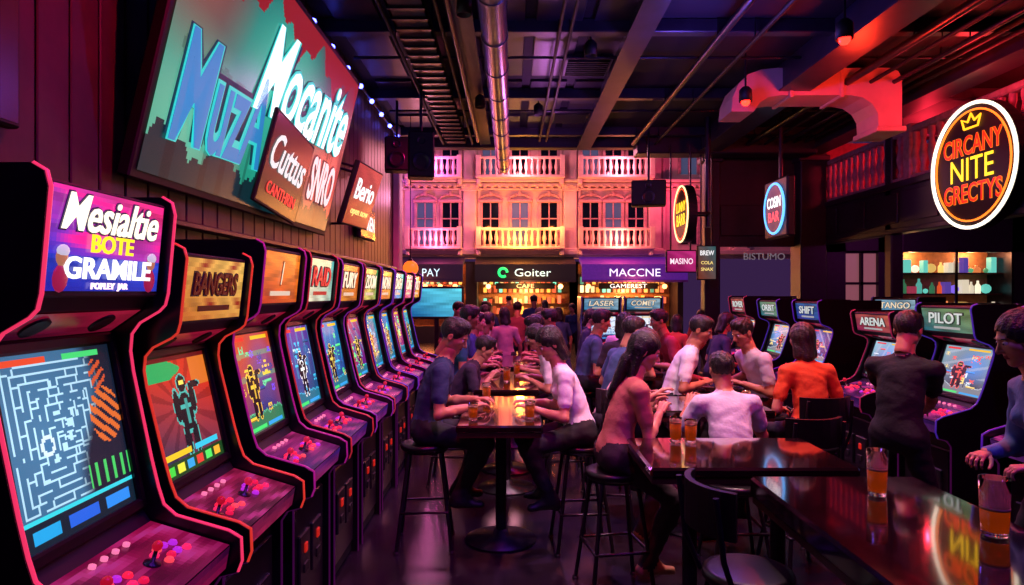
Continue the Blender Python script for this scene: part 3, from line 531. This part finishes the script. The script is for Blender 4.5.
glass(-.2,5.35); glass(.12,4.58,h=.12); glass(-.05,6.5); glass(.05,7.0); glass(1.75,5.1,h=.12); glass(1.87,6.2,h=.12); glass(-.26,4.55,h=.11)
# ---------------- SDF people
def smin(a,b,k): h=np.clip(.5+.5*(b-a)/k,0,1); return b+(a-b)*h-k*h*(1-h)
def cap(P,a,b,ra,rb,flat=None,k=1):
    a=np.array(a,np.float32);b=np.array(b,np.float32); ba=b-a; t=np.clip((P-a)@ba/max(float(ba@ba),1e-9),0,1); d=P-a-t[:,None]*ba
    if flat is not None: f=np.array(flat,np.float32); d=d+(1/k-1)*(d@f)[:,None]*f
    return np.sqrt((d*d).sum(1))-(ra+(rb-ra)*t)
def ell(P,c,r):
    q=(P-np.array(c,np.float32))/np.array(r,np.float32); return (np.sqrt((q*q).sum(1))-1)*min(r)
def nets(fn,lo,hi,h):
    lo=np.array(lo,float); n=np.ceil((np.array(hi)-lo)/h).astype(int)+1
    g=np.stack(np.meshgrid(*[np.arange(k) for k in n],indexing='ij'),-1).reshape(-1,3).astype(np.float32)*h+lo.astype(np.float32)
    vol=fn(g.astype(np.float32)).reshape(tuple(n)); sh=tuple(int(k)-1 for k in n); acc=np.zeros(sh+(3,)); cnt=np.zeros(sh)
    for ax in range(3):
        o1,o2=(ax+1)%3,(ax+2)%3; a=np.take(vol,range(n[ax]-1),ax); b=np.take(vol,range(1,n[ax]),ax); cr=(a<0)!=(b<0); den=np.where(cr,a-b,1); t=np.where(cr,a/den,0)
        for d1 in(0,1):
            for d2 in(0,1):
                sl=[slice(None)]*3; sl[o1]=slice(d1,d1+n[o1]-1); sl[o2]=slice(d2,d2+n[o2]-1); c=cr[tuple(sl)]; acc[...,ax]+=t[tuple(sl)]; acc[...,o1]+=c*d1; acc[...,o2]+=c*d2; cnt+=c
    act=cnt>0; idx=-np.ones(sh,int); idx[act]=np.arange(act.sum()); V=(acc[act]/cnt[act][:,None]+np.argwhere(act))*h+lo; Q=[]
    for ax in range(3):
        o1,o2=(ax+1)%3,(ax+2)%3; a=np.take(vol,range(n[ax]-1),ax)<0; b=np.take(vol,range(1,n[ax]),ax)<0; cr=a!=b
        w=np.argwhere(cr); w=w[(w[:,o1]>0)&(w[:,o1]<n[o1]-1)&(w[:,o2]>0)&(w[:,o2]<n[o2]-1)]
        ins=a[tuple(w.T)]; q=[]
        for d1,d2 in((-1,-1),(0,-1),(0,0),(-1,0)):
            c=w.copy(); c[:,o1]+=d1; c[:,o2]+=d2; q.append(idx[tuple(c.T)])
        q=np.stack(q,1); q[~ins]=q[~ins][:,::-1]; Q.append(q)
    return V,np.concatenate(Q)
def head_fn(fem):
    j=.9 if fem else 1
    def f(P):
        d=ell(P,(0,-.014,.03),(.077,.097,.087)); d=smin(d,ell(P,(0,.018,-.03),(.062*j,.074,.082)),.02)
        Q=P.copy(); Q[:,0]=np.abs(Q[:,0])
        d=smin(d,cap(Q,(.048*j,.005,-.065),(.008,.062,-.1),.02,.02*j),.025); d=smin(d,cap(Q,(.04,.06,-.018),(.045,.04,-.03),.02,.02),.02)
        d=smin(d,cap(Q,(0,.086,.02),(.038,.076,.02),.009,.008),.012); d=np.maximum(d,-ell(Q,(.032,.1,.0),(.017,.014,.010)))
        d=smin(d,cap(P,(0,.088,.006),(0,.108,-.034),.006,.011),.008); d=smin(d,cap(Q,(.0,.1,-.037),(.011,.096,-.038),.008,.007),.006)
        d=smin(d,cap(Q,(0,.086,-.06),(.02,.08,-.062),.006,.004),.005); d=smin(d,cap(Q,(0,.086,-.069),(.017,.08,-.068),.0065,.004),.004)
        e=ell(Q,(.081,-.008,-.008),(.010,.02,.031)); e=np.maximum(e,-ell(Q,(.092,-.003,-.004),(.008,.011,.018))); d=smin(d,e,.006)
        d=smin(d,cap(P,(0,-.02,-.06),(0,-.03,-.16),.05*j,.052*j),.02); return d
    return f
def hair_fn(st):
    def f(P):
        Q=P.copy(); Q[:,0]=np.abs(Q[:,0]); wv=.003*np.sin(P[:,0]*160+P[:,2]*30)*np.sin(P[:,1]*90+P[:,2]*40)
        d=ell(P,(0,-.018,.036),(.088,.107,.096))
        if st=='short':
            d=smin(d,ell(P,(0,.03,.1),(.06,.05,.03)),.03); d=np.maximum(d,-ell(P,(0,.1,-.035),(.085,.085,.095))); d=np.maximum(d,-(P[:,2]+.07-.5*np.clip(P[:,1]+.03,0,.2)))
            d=np.maximum(d,-(np.where(P[:,1]>-.02,P[:,2]+.005,1)))
        elif st=='bob':
            d=smin(d,cap(Q,(.055,-.03,.02),(.06,-.045,-.13),.04,.035),.03); d=smin(d,cap(P,(0,-.07,0),(0,-.085,-.14),.07,.05,(0,1,0),.6),.03); d=np.maximum(d,-ell(P,(0,.1,-.04),(.068,.1,.1)))
        else:
            d=smin(d,cap(Q,(.06,-.03,.0),(.07,-.02,-.22),.035,.025),.03); d=smin(d,cap(P,(0,-.07,0),(0,-.1,-.34),.08,.05,(0,1,0),.55),.03); d=smin(d,cap(Q,(.03,-.09,-.1),(.05,-.1,-.3),.04,.02),.03); d=np.maximum(d,-ell(P,(0,.11,-.04),(.066,.105,.1)))
        return d+wv
    return f
def hand_geo(curl):
    pr=[((-.022,.0,0),(-.026,.085,0),.014,.013),((0,-.02,0),(0,.088,0),.018,.014),((.014,-.01,0),(.024,.088,0),.016,.013)]
    for x,L,sp in((-.034,.058,-.12),(-.012,.072,-.03),(.011,.078,.04),(.032,.07,.12)):
        p=np.array([x,.088-abs(x-.003)*.25,0]); a=.15+curl*.5; r=.0085
        for i,f in enumerate((.45,.31,.24)):
            q=p+L*f*1.05*np.array([math.sin(sp)*math.cos(a),math.cos(a),-math.sin(a)]); pr.append((p,q,r,r-.001)); p=q; r-=.001; a+=.25+curl*.75
    p=np.array([.022,.02,-.006]); q=p+np.array([.026,.028,-.008]); w=q+np.array([.014,.03,-.010-.012*curl]); e=w+np.array([.002,.024,-.006-.012*curl]); pr+=[(p,q,.013,.011),(q,w,.0105,.009),(w,e,.009,.0075)]
    def f(P):
        d=None
        for i,(a,b,ra,rb) in enumerate(pr): t=cap(P,a,b,ra,rb); d=t if d is None else smin(d,t,.01 if i<3 else .003)
        return d
    return nets(f,(-.06,-.05,-.1),(.09,.2,.03),.0045)
HEAD={}
def geo(k,fn,lo,hi,h):
    if k not in HEAD: HEAD[k]=nets(fn,lo,hi,h)
    return HEAD[k]
HG={c:hand_geo(c) for c in(.25,.7)}
def ik(a,t,l1,l2,hint):
    a=np.array(a,float);t=np.array(t,float); d=t-a; L=np.linalg.norm(d); Lc=min(L,(l1+l2)*.985); Lc=max(Lc,abs(l1-l2)*1.1+.02); u=d/max(L,1e-6); t=a+u*Lc
    x=(l1*l1-l2*l2+Lc*Lc)/(2*Lc); y=math.sqrt(max(l1*l1-x*x,0)); h=np.array(hint,float); h=h-u*(h@u); h/=max(np.linalg.norm(h),1e-6)
    return a+u*x+h*y,t
EW=pbr('eye_white','#e8e0e0',.3); EI=pbr('iris','#1a0e0a',.2); LIP=pbr('lips','#8a3a38',.45)
def person(name,x,y,yaw,seat=None,lean=15,hands=None,feet=None,shirt='#e8e8e8',pants='#15151c',skin='#c08468',hair='short',hcol='#120b0a',fem=False,s=1.0,hp=10,hy=0,sleeve='short',res=.015,side=0,curl=.25,shoe='#101014',shorts=False,roundb=8):
    W=TR(x,y,0)@RZ(yaw); Wi=W.inverted()
    SH=pbr('cloth_'+shirt.strip('#'),shirt,.85,0,.12,9,bump=.45,bscale=14); PT=pbr('trouser_'+pants.strip('#'),pants,.8,0,.2,14,bump=.3); SK=pbr('skin_'+skin.strip('#'),skin,.5,0,.08,20); HR=pbr('hair_'+hcol.strip('#'),hcol,.42,0,.3,60,bump=.5,bscale=120); SO=pbr('shoe_'+shoe.strip('#'),shoe,.5)
    la=math.radians(lean); lb=math.radians(lean+roundb); sd=math.radians(side)
    hz=(seat+.1*s) if seat is not None else .93*s
    P0=np.array([0,0,hz]); up=np.array([math.sin(sd),math.sin(la)*math.cos(sd),math.cos(la)*math.cos(sd)]); up2=np.array([math.sin(sd),math.sin(lb)*math.cos(sd),math.cos(lb)*math.cos(sd)]); up2/=np.linalg.norm(up2)
    fw=np.cross(up,[1,0,0]); fw=-fw/np.linalg.norm(fw) if fw[1]<0 else fw/np.linalg.norm(fw); fw2=np.cross(up2,[1,0,0]); fw2=fw2/np.linalg.norm(fw2)*(1 if fw2[1]>0 else -1)
    g=.9 if fem else 1.0
    Cm=P0+up*.24*s; N=Cm+up2*.27*s; shc=Cm+up2*.21*s; R=np.array([1,0,0.])
    pr=[]; A=lambda a,b,ra,rb,l,f=None,k=1: pr.append((a,b,ra*s,rb*s,l,f,k))
    hb=1.06 if fem else 1
    A(P0-R*.06*s-up*.0,P0+R*.06*s,.118*hb,.118*hb,1,fw,.86)
    A(P0+up*.04*s,Cm-up*.02*s,.148*(1.02 if fem else 1),.138*g,0,fw,.74); A(Cm,Cm+up2*.12*s,.142*g,.152*g,0,fw2,.70); A(shc-R*.10*s*g-up2*.03,shc+R*.10*s*g-up2*.03,.075,.075,0,fw2,.85)
    if fem:
        for sx in(-1,1): A(Cm+up2*.1*s+R*sx*.06*s+fw2*.07*s,Cm+up2*.1*s+R*sx*.06*s+fw2*.075*s,.055,.055,0)
    sw=.185*g*s
    A(N-up2*.015,N+up2*.06*s,.052*g,.05*g,2)
    hc=N+up2*.10*s+fw2*.025*s+np.array([0,.01,.085*s]); 
    A(N,hc+np.array([0,-.02,-.09])*s,.052*g,.05*g,2)
    hnd=[]
    for i,sx in enumerate((-1,1)):
        S=shc+R*sx*sw-up2*.015*s
        A(N-up2*.03*s,S+up2*.0,.05,.05,0)
        if hands and hands[i] is not None:
            t=Wi@Vector(hands[i]); t=np.array(t); 
        else: t=np.array([sx*.10*s,.30*s,hz+.10*s]) if seat is not None else np.array([sx*.27*s,.06,.80*s])
        d=t-S; d/=np.linalg.norm(d); tw=t-d*.09*s*np.array([1,1,.3])
        E,Wr=ik(S,tw,.295*s,.26*s,(sx*.55,-.35,-1))
        if sleeve=='short':
            m=S+(E-S)*.62; A(S,m,.062*g,.058*g,0); A(S,E,.046*g,.038*g,2); A(E,E+(Wr-E)*.35,.039*g,.040*g,2); A(E+(Wr-E)*.35,Wr,.040*g,.027*g,2)
        else: A(S,E,.060*g,.050*g,0); A(E,E+(Wr-E)*.93,.048*g,.034*g,0); A(E,Wr,.03*g,.027*g,2)
        hnd.append((Wr,(Wr-E)/np.linalg.norm(Wr-E),sx))
        Hj=P0+R*sx*.088*s-np.array([0,0,.01])
        if feet and feet[i] is not None: ft=np.array(Wi@Vector(feet[i]))
        elif seat is not None: ft=np.array([sx*.12,.24*s,max(.33,seat-.36)])
        else: ft=np.array([sx*.13*s,(.05 if sx>0 else -.04),.085])
        K,F=ik(Hj,ft,.44*s,.43*s,(sx*.25,1,.25))
        A(Hj,K,.088*hb,.062,1); cl=2 if shorts else 1
        m=K+(F-K)*.3; A(K,m,.056 if shorts else .062,.056 if shorts else .06,cl); A(m,F,.054 if shorts else .058,.035 if shorts else .05,cl)
        hl=F+np.array([0,-.03,-.045])*s; toe=F+np.array([sx*.02,.15,-.055])*s; A(F,hl,.036,.036,3); A(hl,toe,.036,.032,3,(0,0,1),.85); A(F,F+np.array([0,.07,-.03])*s,.036,.034,3)
    pts=np.array([p[0] for p in pr]+[p[1] for p in pr]); lo=pts.min(0)-.19; hi=pts.max(0)+.19
    def f(P):
        d=None
        for a,b,ra,rb,l,fl,k in pr:
            e=cap(P,a,b,ra,rb,fl,k); d=e if d is None else smin(d,e,.012 if l==2 and ra<.05*s else .035*s)
        return d+.0045*np.sin(P[:,0]*38+3*np.sin(P[:,2]*21))*np.sin(P[:,2]*44+2*np.sin(P[:,1]*30))
    V,Q=nets(f,lo,hi,res); cen=V[Q].mean(1).astype(np.float32)
    D=np.stack([cap(cen,a,b,ra,rb,fl,k)-(.004 if l==0 else 0) for a,b,ra,rb,l,fl,k in pr],1); lab=np.array([p[4] for p in pr])[D.argmin(1)]
    b=B(W); mi=[b.mi(SH),b.mi(PT),b.mi(SK),b.mi(SO)]; b.add(V,Q,np.array(mi)[lab],None,True)
    hh=.0055 if res<.02 else .009
    HM=TR(*[float(q) for q in hc])@RZ(hy)@Matrix.Rotation(math.radians(-hp),4,'X')@Matrix.Scale(s*.99,4)
    v,q=geo(('h',fem,hh),head_fn(fem),(-.11,-.14,-.18),(.11,.14,.14),hh); c=v[q].mean(1)
    lm=np.where((c[:,2]<-.054)&(c[:,2]>-.075)&(np.abs(c[:,0])<.021)&(c[:,1]>.078),b.mi(LIP),mi[2]); b.add(v,q,lm,HM,True)
    v,q=geo((hair,hh),hair_fn(hair),(-.13,-.18,-.42),(.13,.12,.15),hh); b.add(v,q,HR,HM,True)
    for sx in(-1,1):
        b.sph((sx*.032,.076,0),.0135,EW,10,HM); b.sph((sx*.032,.0865,0),.006,EI,8,HM); b.tube([(sx*.018,.09,.019),(sx*.034,.088,.023),(sx*.046,.078,.018)],.003,HR,6,HM)
    for Wr,d,sx in hnd:
        y_=Vector([float(q) for q in d]); 
        if y_.z<-.35 and (seat is not None or hands): y_=Vector((y_.x,y_.y,-.15)).normalized()
        n=Vector((0,0,1)) if abs(y_.z)<.85 else Vector((sx,0,.0)); z_=(n-y_*n.dot(y_)).normalized(); x_=y_.cross(z_)
        M=Matrix(((x_.x,y_.x,z_.x,Wr[0]),(x_.y,y_.y,z_.y,Wr[1]),(x_.z,y_.z,z_.z,Wr[2]),(0,0,0,1)))@Matrix.Diagonal((-sx*s*g,s*g,s*g,1))
        v,q=HG[curl]; b.add(v,q if sx<0 else q[:,::-1],SK,M,True)
    b.build(name,False)
def sit(name,x,y,yaw,back=False,seat=.73,**k):
    stool(x,y,yaw,seat,back); person(name,x,y,yaw,seat=seat,**k)
T=.985
sit('seated_man',-.62,4.9,-86,lean=12,hands=[(-.2,5.1,T),(-.22,4.78,T)],shirt='#1c2c54',pants='#10121c',skin='#b8785a',hp=28,hy=-16)
sit('seated_woman',.49,4.86,94,True,lean=15,hands=[(.07,4.72,T),(.06,5.0,T)],shirt='#ece6ee',pants='#18141c',skin='#c8886c',hair='bob',fem=True,s=.95,hp=28,hy=16)
sit('seated_woman',.62,4.15,-80,lean=12,hands=[(1.0,4.5,1.12),(.96,4.24,1.06)],feet=[(.83,4.32,.3),(.80,4.05,.2)],shirt='#c07464',pants='#2a1a28',skin='#d09474',hair='long',hcol='#100908',fem=True,s=.94,hp=22,hy=-18,shoe='#b07a60')
sit('seated_man',1.46,4.48,0,False,.56,lean=20,hands=[(1.26,4.98,T),(1.64,4.98,T)],shirt='#cfcad6',pants='#14141c',skin='#b8785a',hp=15,s=.97)
sit('seated_woman',.74,5.32,-95,lean=24,hands=[(1.14,5.42,T),(1.12,5.12,T)],shirt='#e0b0b8',pants='#201828',skin='#c88c70',hair='bob',hcol='#3a1c12',fem=True,s=.95,hp=25)
sit('seated_man',1.44,6.2,-104,lean=18,hands=[(1.76,6.28,T),(1.75,6.03,T)],shirt='#ece6ee',skin='#b8785a',hp=22,hy=-14,s=1.0)
sit('seated_man',2.26,6.05,102,lean=16,hands=[(1.97,6.0,T),(1.97,6.25,T)],shirt='#c8c0cc',skin='#b8785a',hp=22,hy=10,s=.97)
sit('seated_woman',2.2,5.0,8,True,.70,lean=6,shirt='#d84818',pants='#181018',skin='#c8886c',hair='bob',hcol='#2a1210',fem=True,s=.97,hp=5)
person('standing_man',2.46,4.35,-52,lean=7,hands=[(2.88,5.05,.97),(2.84,4.72,.97)],shirt='#101016',pants='#100e14',skin='#b8785a',hp=22,s=.97)
person('standing_woman',2.44,3.0,78,lean=9,hands=[(2.1,2.78,1.06),(2.12,3.12,1.04)],shirt='#5a70a4',pants='#14141c',skin='#c88c70',hair='bob',fem=True,s=1.0,hp=18,sleeve='long',curl=.7)
sit('seated_man',-.66,7.55,-85,lean=10,hands=[(-.2,7.9,T),(-.2,7.3,1.0)],shirt='#18606c',skin='#a86a50',hp=15,s=1.04,res=.018)
sit('seated_woman',.5,6.35,92,lean=22,hands=[(.1,6.3,T),(.1,6.6,T)],shirt='#e8e0ea',hair='bob',fem=True,s=.92,hp=25,res=.018)
sit('seated_man',.5,7.15,88,lean=18,hands=[(.1,7.0,T),(.1,7.25,T)],shirt='#d8c0c0',s=.97,hp=25,res=.018)
sit('seated_man',-.58,6.5,-92,lean=28,seat=.66,hands=[(-.12,6.7,T),(-.14,6.4,T)],shirt='#302840',s=.9,hp=25,res=.018)
sit('seated_man',.78,7.5,-85,lean=12,hands=[(1.15,7.7,T),(1.15,7.4,T)],shirt='#405878',s=1.0,hp=15,res=.018)
sit('seated_man',.88,6.05,-70,lean=14,shirt='#405684',s=.97,hp=20,res=.018)
sit('seated_woman',1.12,6.8,-10,lean=12,shirt='#281c2c',hair='bob',fem=True,s=.98,hp=15,res=.018)
sit('seated_man',1.9,7.8,95,lean=14,hands=[(1.5,7.6,T),(1.5,7.9,T)],shirt='#a03848',s=1.0,hp=12,res=.02)
cols=['#8a3848','#c8b8c8','#a04838','#283850','#b05038','#201820','#a07080','#d0c0c8','#304878']; rr=random.Random(12)
for i,(x,y,yaw,st) in enumerate(((-.6,8.3,-90,1),(.62,8.2,90,1),(.6,8.9,95,1),(-.62,9.0,-85,1),(-.1,10.2,10,0),(.45,10.6,170,0),(-.9,10.8,-150,0),(1.0,9.6,-100,0),(.1,12.2,0,0),(.9,12.4,30,0),(-.5,13.5,170,0),(1.6,13.2,160,0),(2.3,9.7,-40,0),(.5,15.5,0,0),(1.5,16.5,150,0),(-.6,17,190,0),(3.4,12.4,180,0),(-.35,11.6,80,0),(2.1,14.5,20,0),(3.0,15.0,180,0),(.9,18.5,0,0),(2.4,18,200,0),(-.1,20,0,0),(1.4,8.9,-20,1),(2.45,8.3,-80,1))):
    f=rr.random()<.45; kw=dict(shirt=rr.choice(cols),pants=rr.choice(['#14121c','#201828','#181820']),skin=rr.choice(['#b8785a','#c88c70','#8a5440']),hair=('bob' if rr.random()<.6 else 'long') if f else 'short',fem=f,s=(.91 if f else .98)*rr.uniform(.94,1.03),hp=rr.uniform(5,25),hy=rr.uniform(-40,40),res=.024)
    nm=('seated_' if st else 'standing_')+('woman' if f else 'man'); ln=rr.uniform(6,24)
    if st and abs(x)<1: sit(nm,x,y,yaw,lean=ln,hands=[(x*.3,y-.12,T),(x*.3,y+.14,T)][::(1 if x>0 else -1)],**kw)
    elif st: sit(nm,x,y,yaw,lean=10,**kw)
    else: person(nm,x,y,yaw,lean=4,**kw)
stool(1.86,4.42,10,.66,True); stool(.94,2.72,-80,.7,True); stool(2.2,2.2,60,.7,True)
# ---------------- world & camera
w=bpy.data.worlds.new('World'); scn.world=w; w.use_nodes=True; w.node_tree.nodes['Background'].inputs[0].default_value=(.10,.04,.17,1); w.node_tree.nodes['Background'].inputs[1].default_value=.35
cam=bpy.data.cameras.new('Camera'); cam.lens=24; cam.sensor_width=36; co=bpy.data.objects.new('Camera',cam); co.location=(0,0,1.8); co.rotation_euler=(math.radians(90),0,0); scn.collection.objects.link(co); scn.camera=co
cam.clip_start=.05
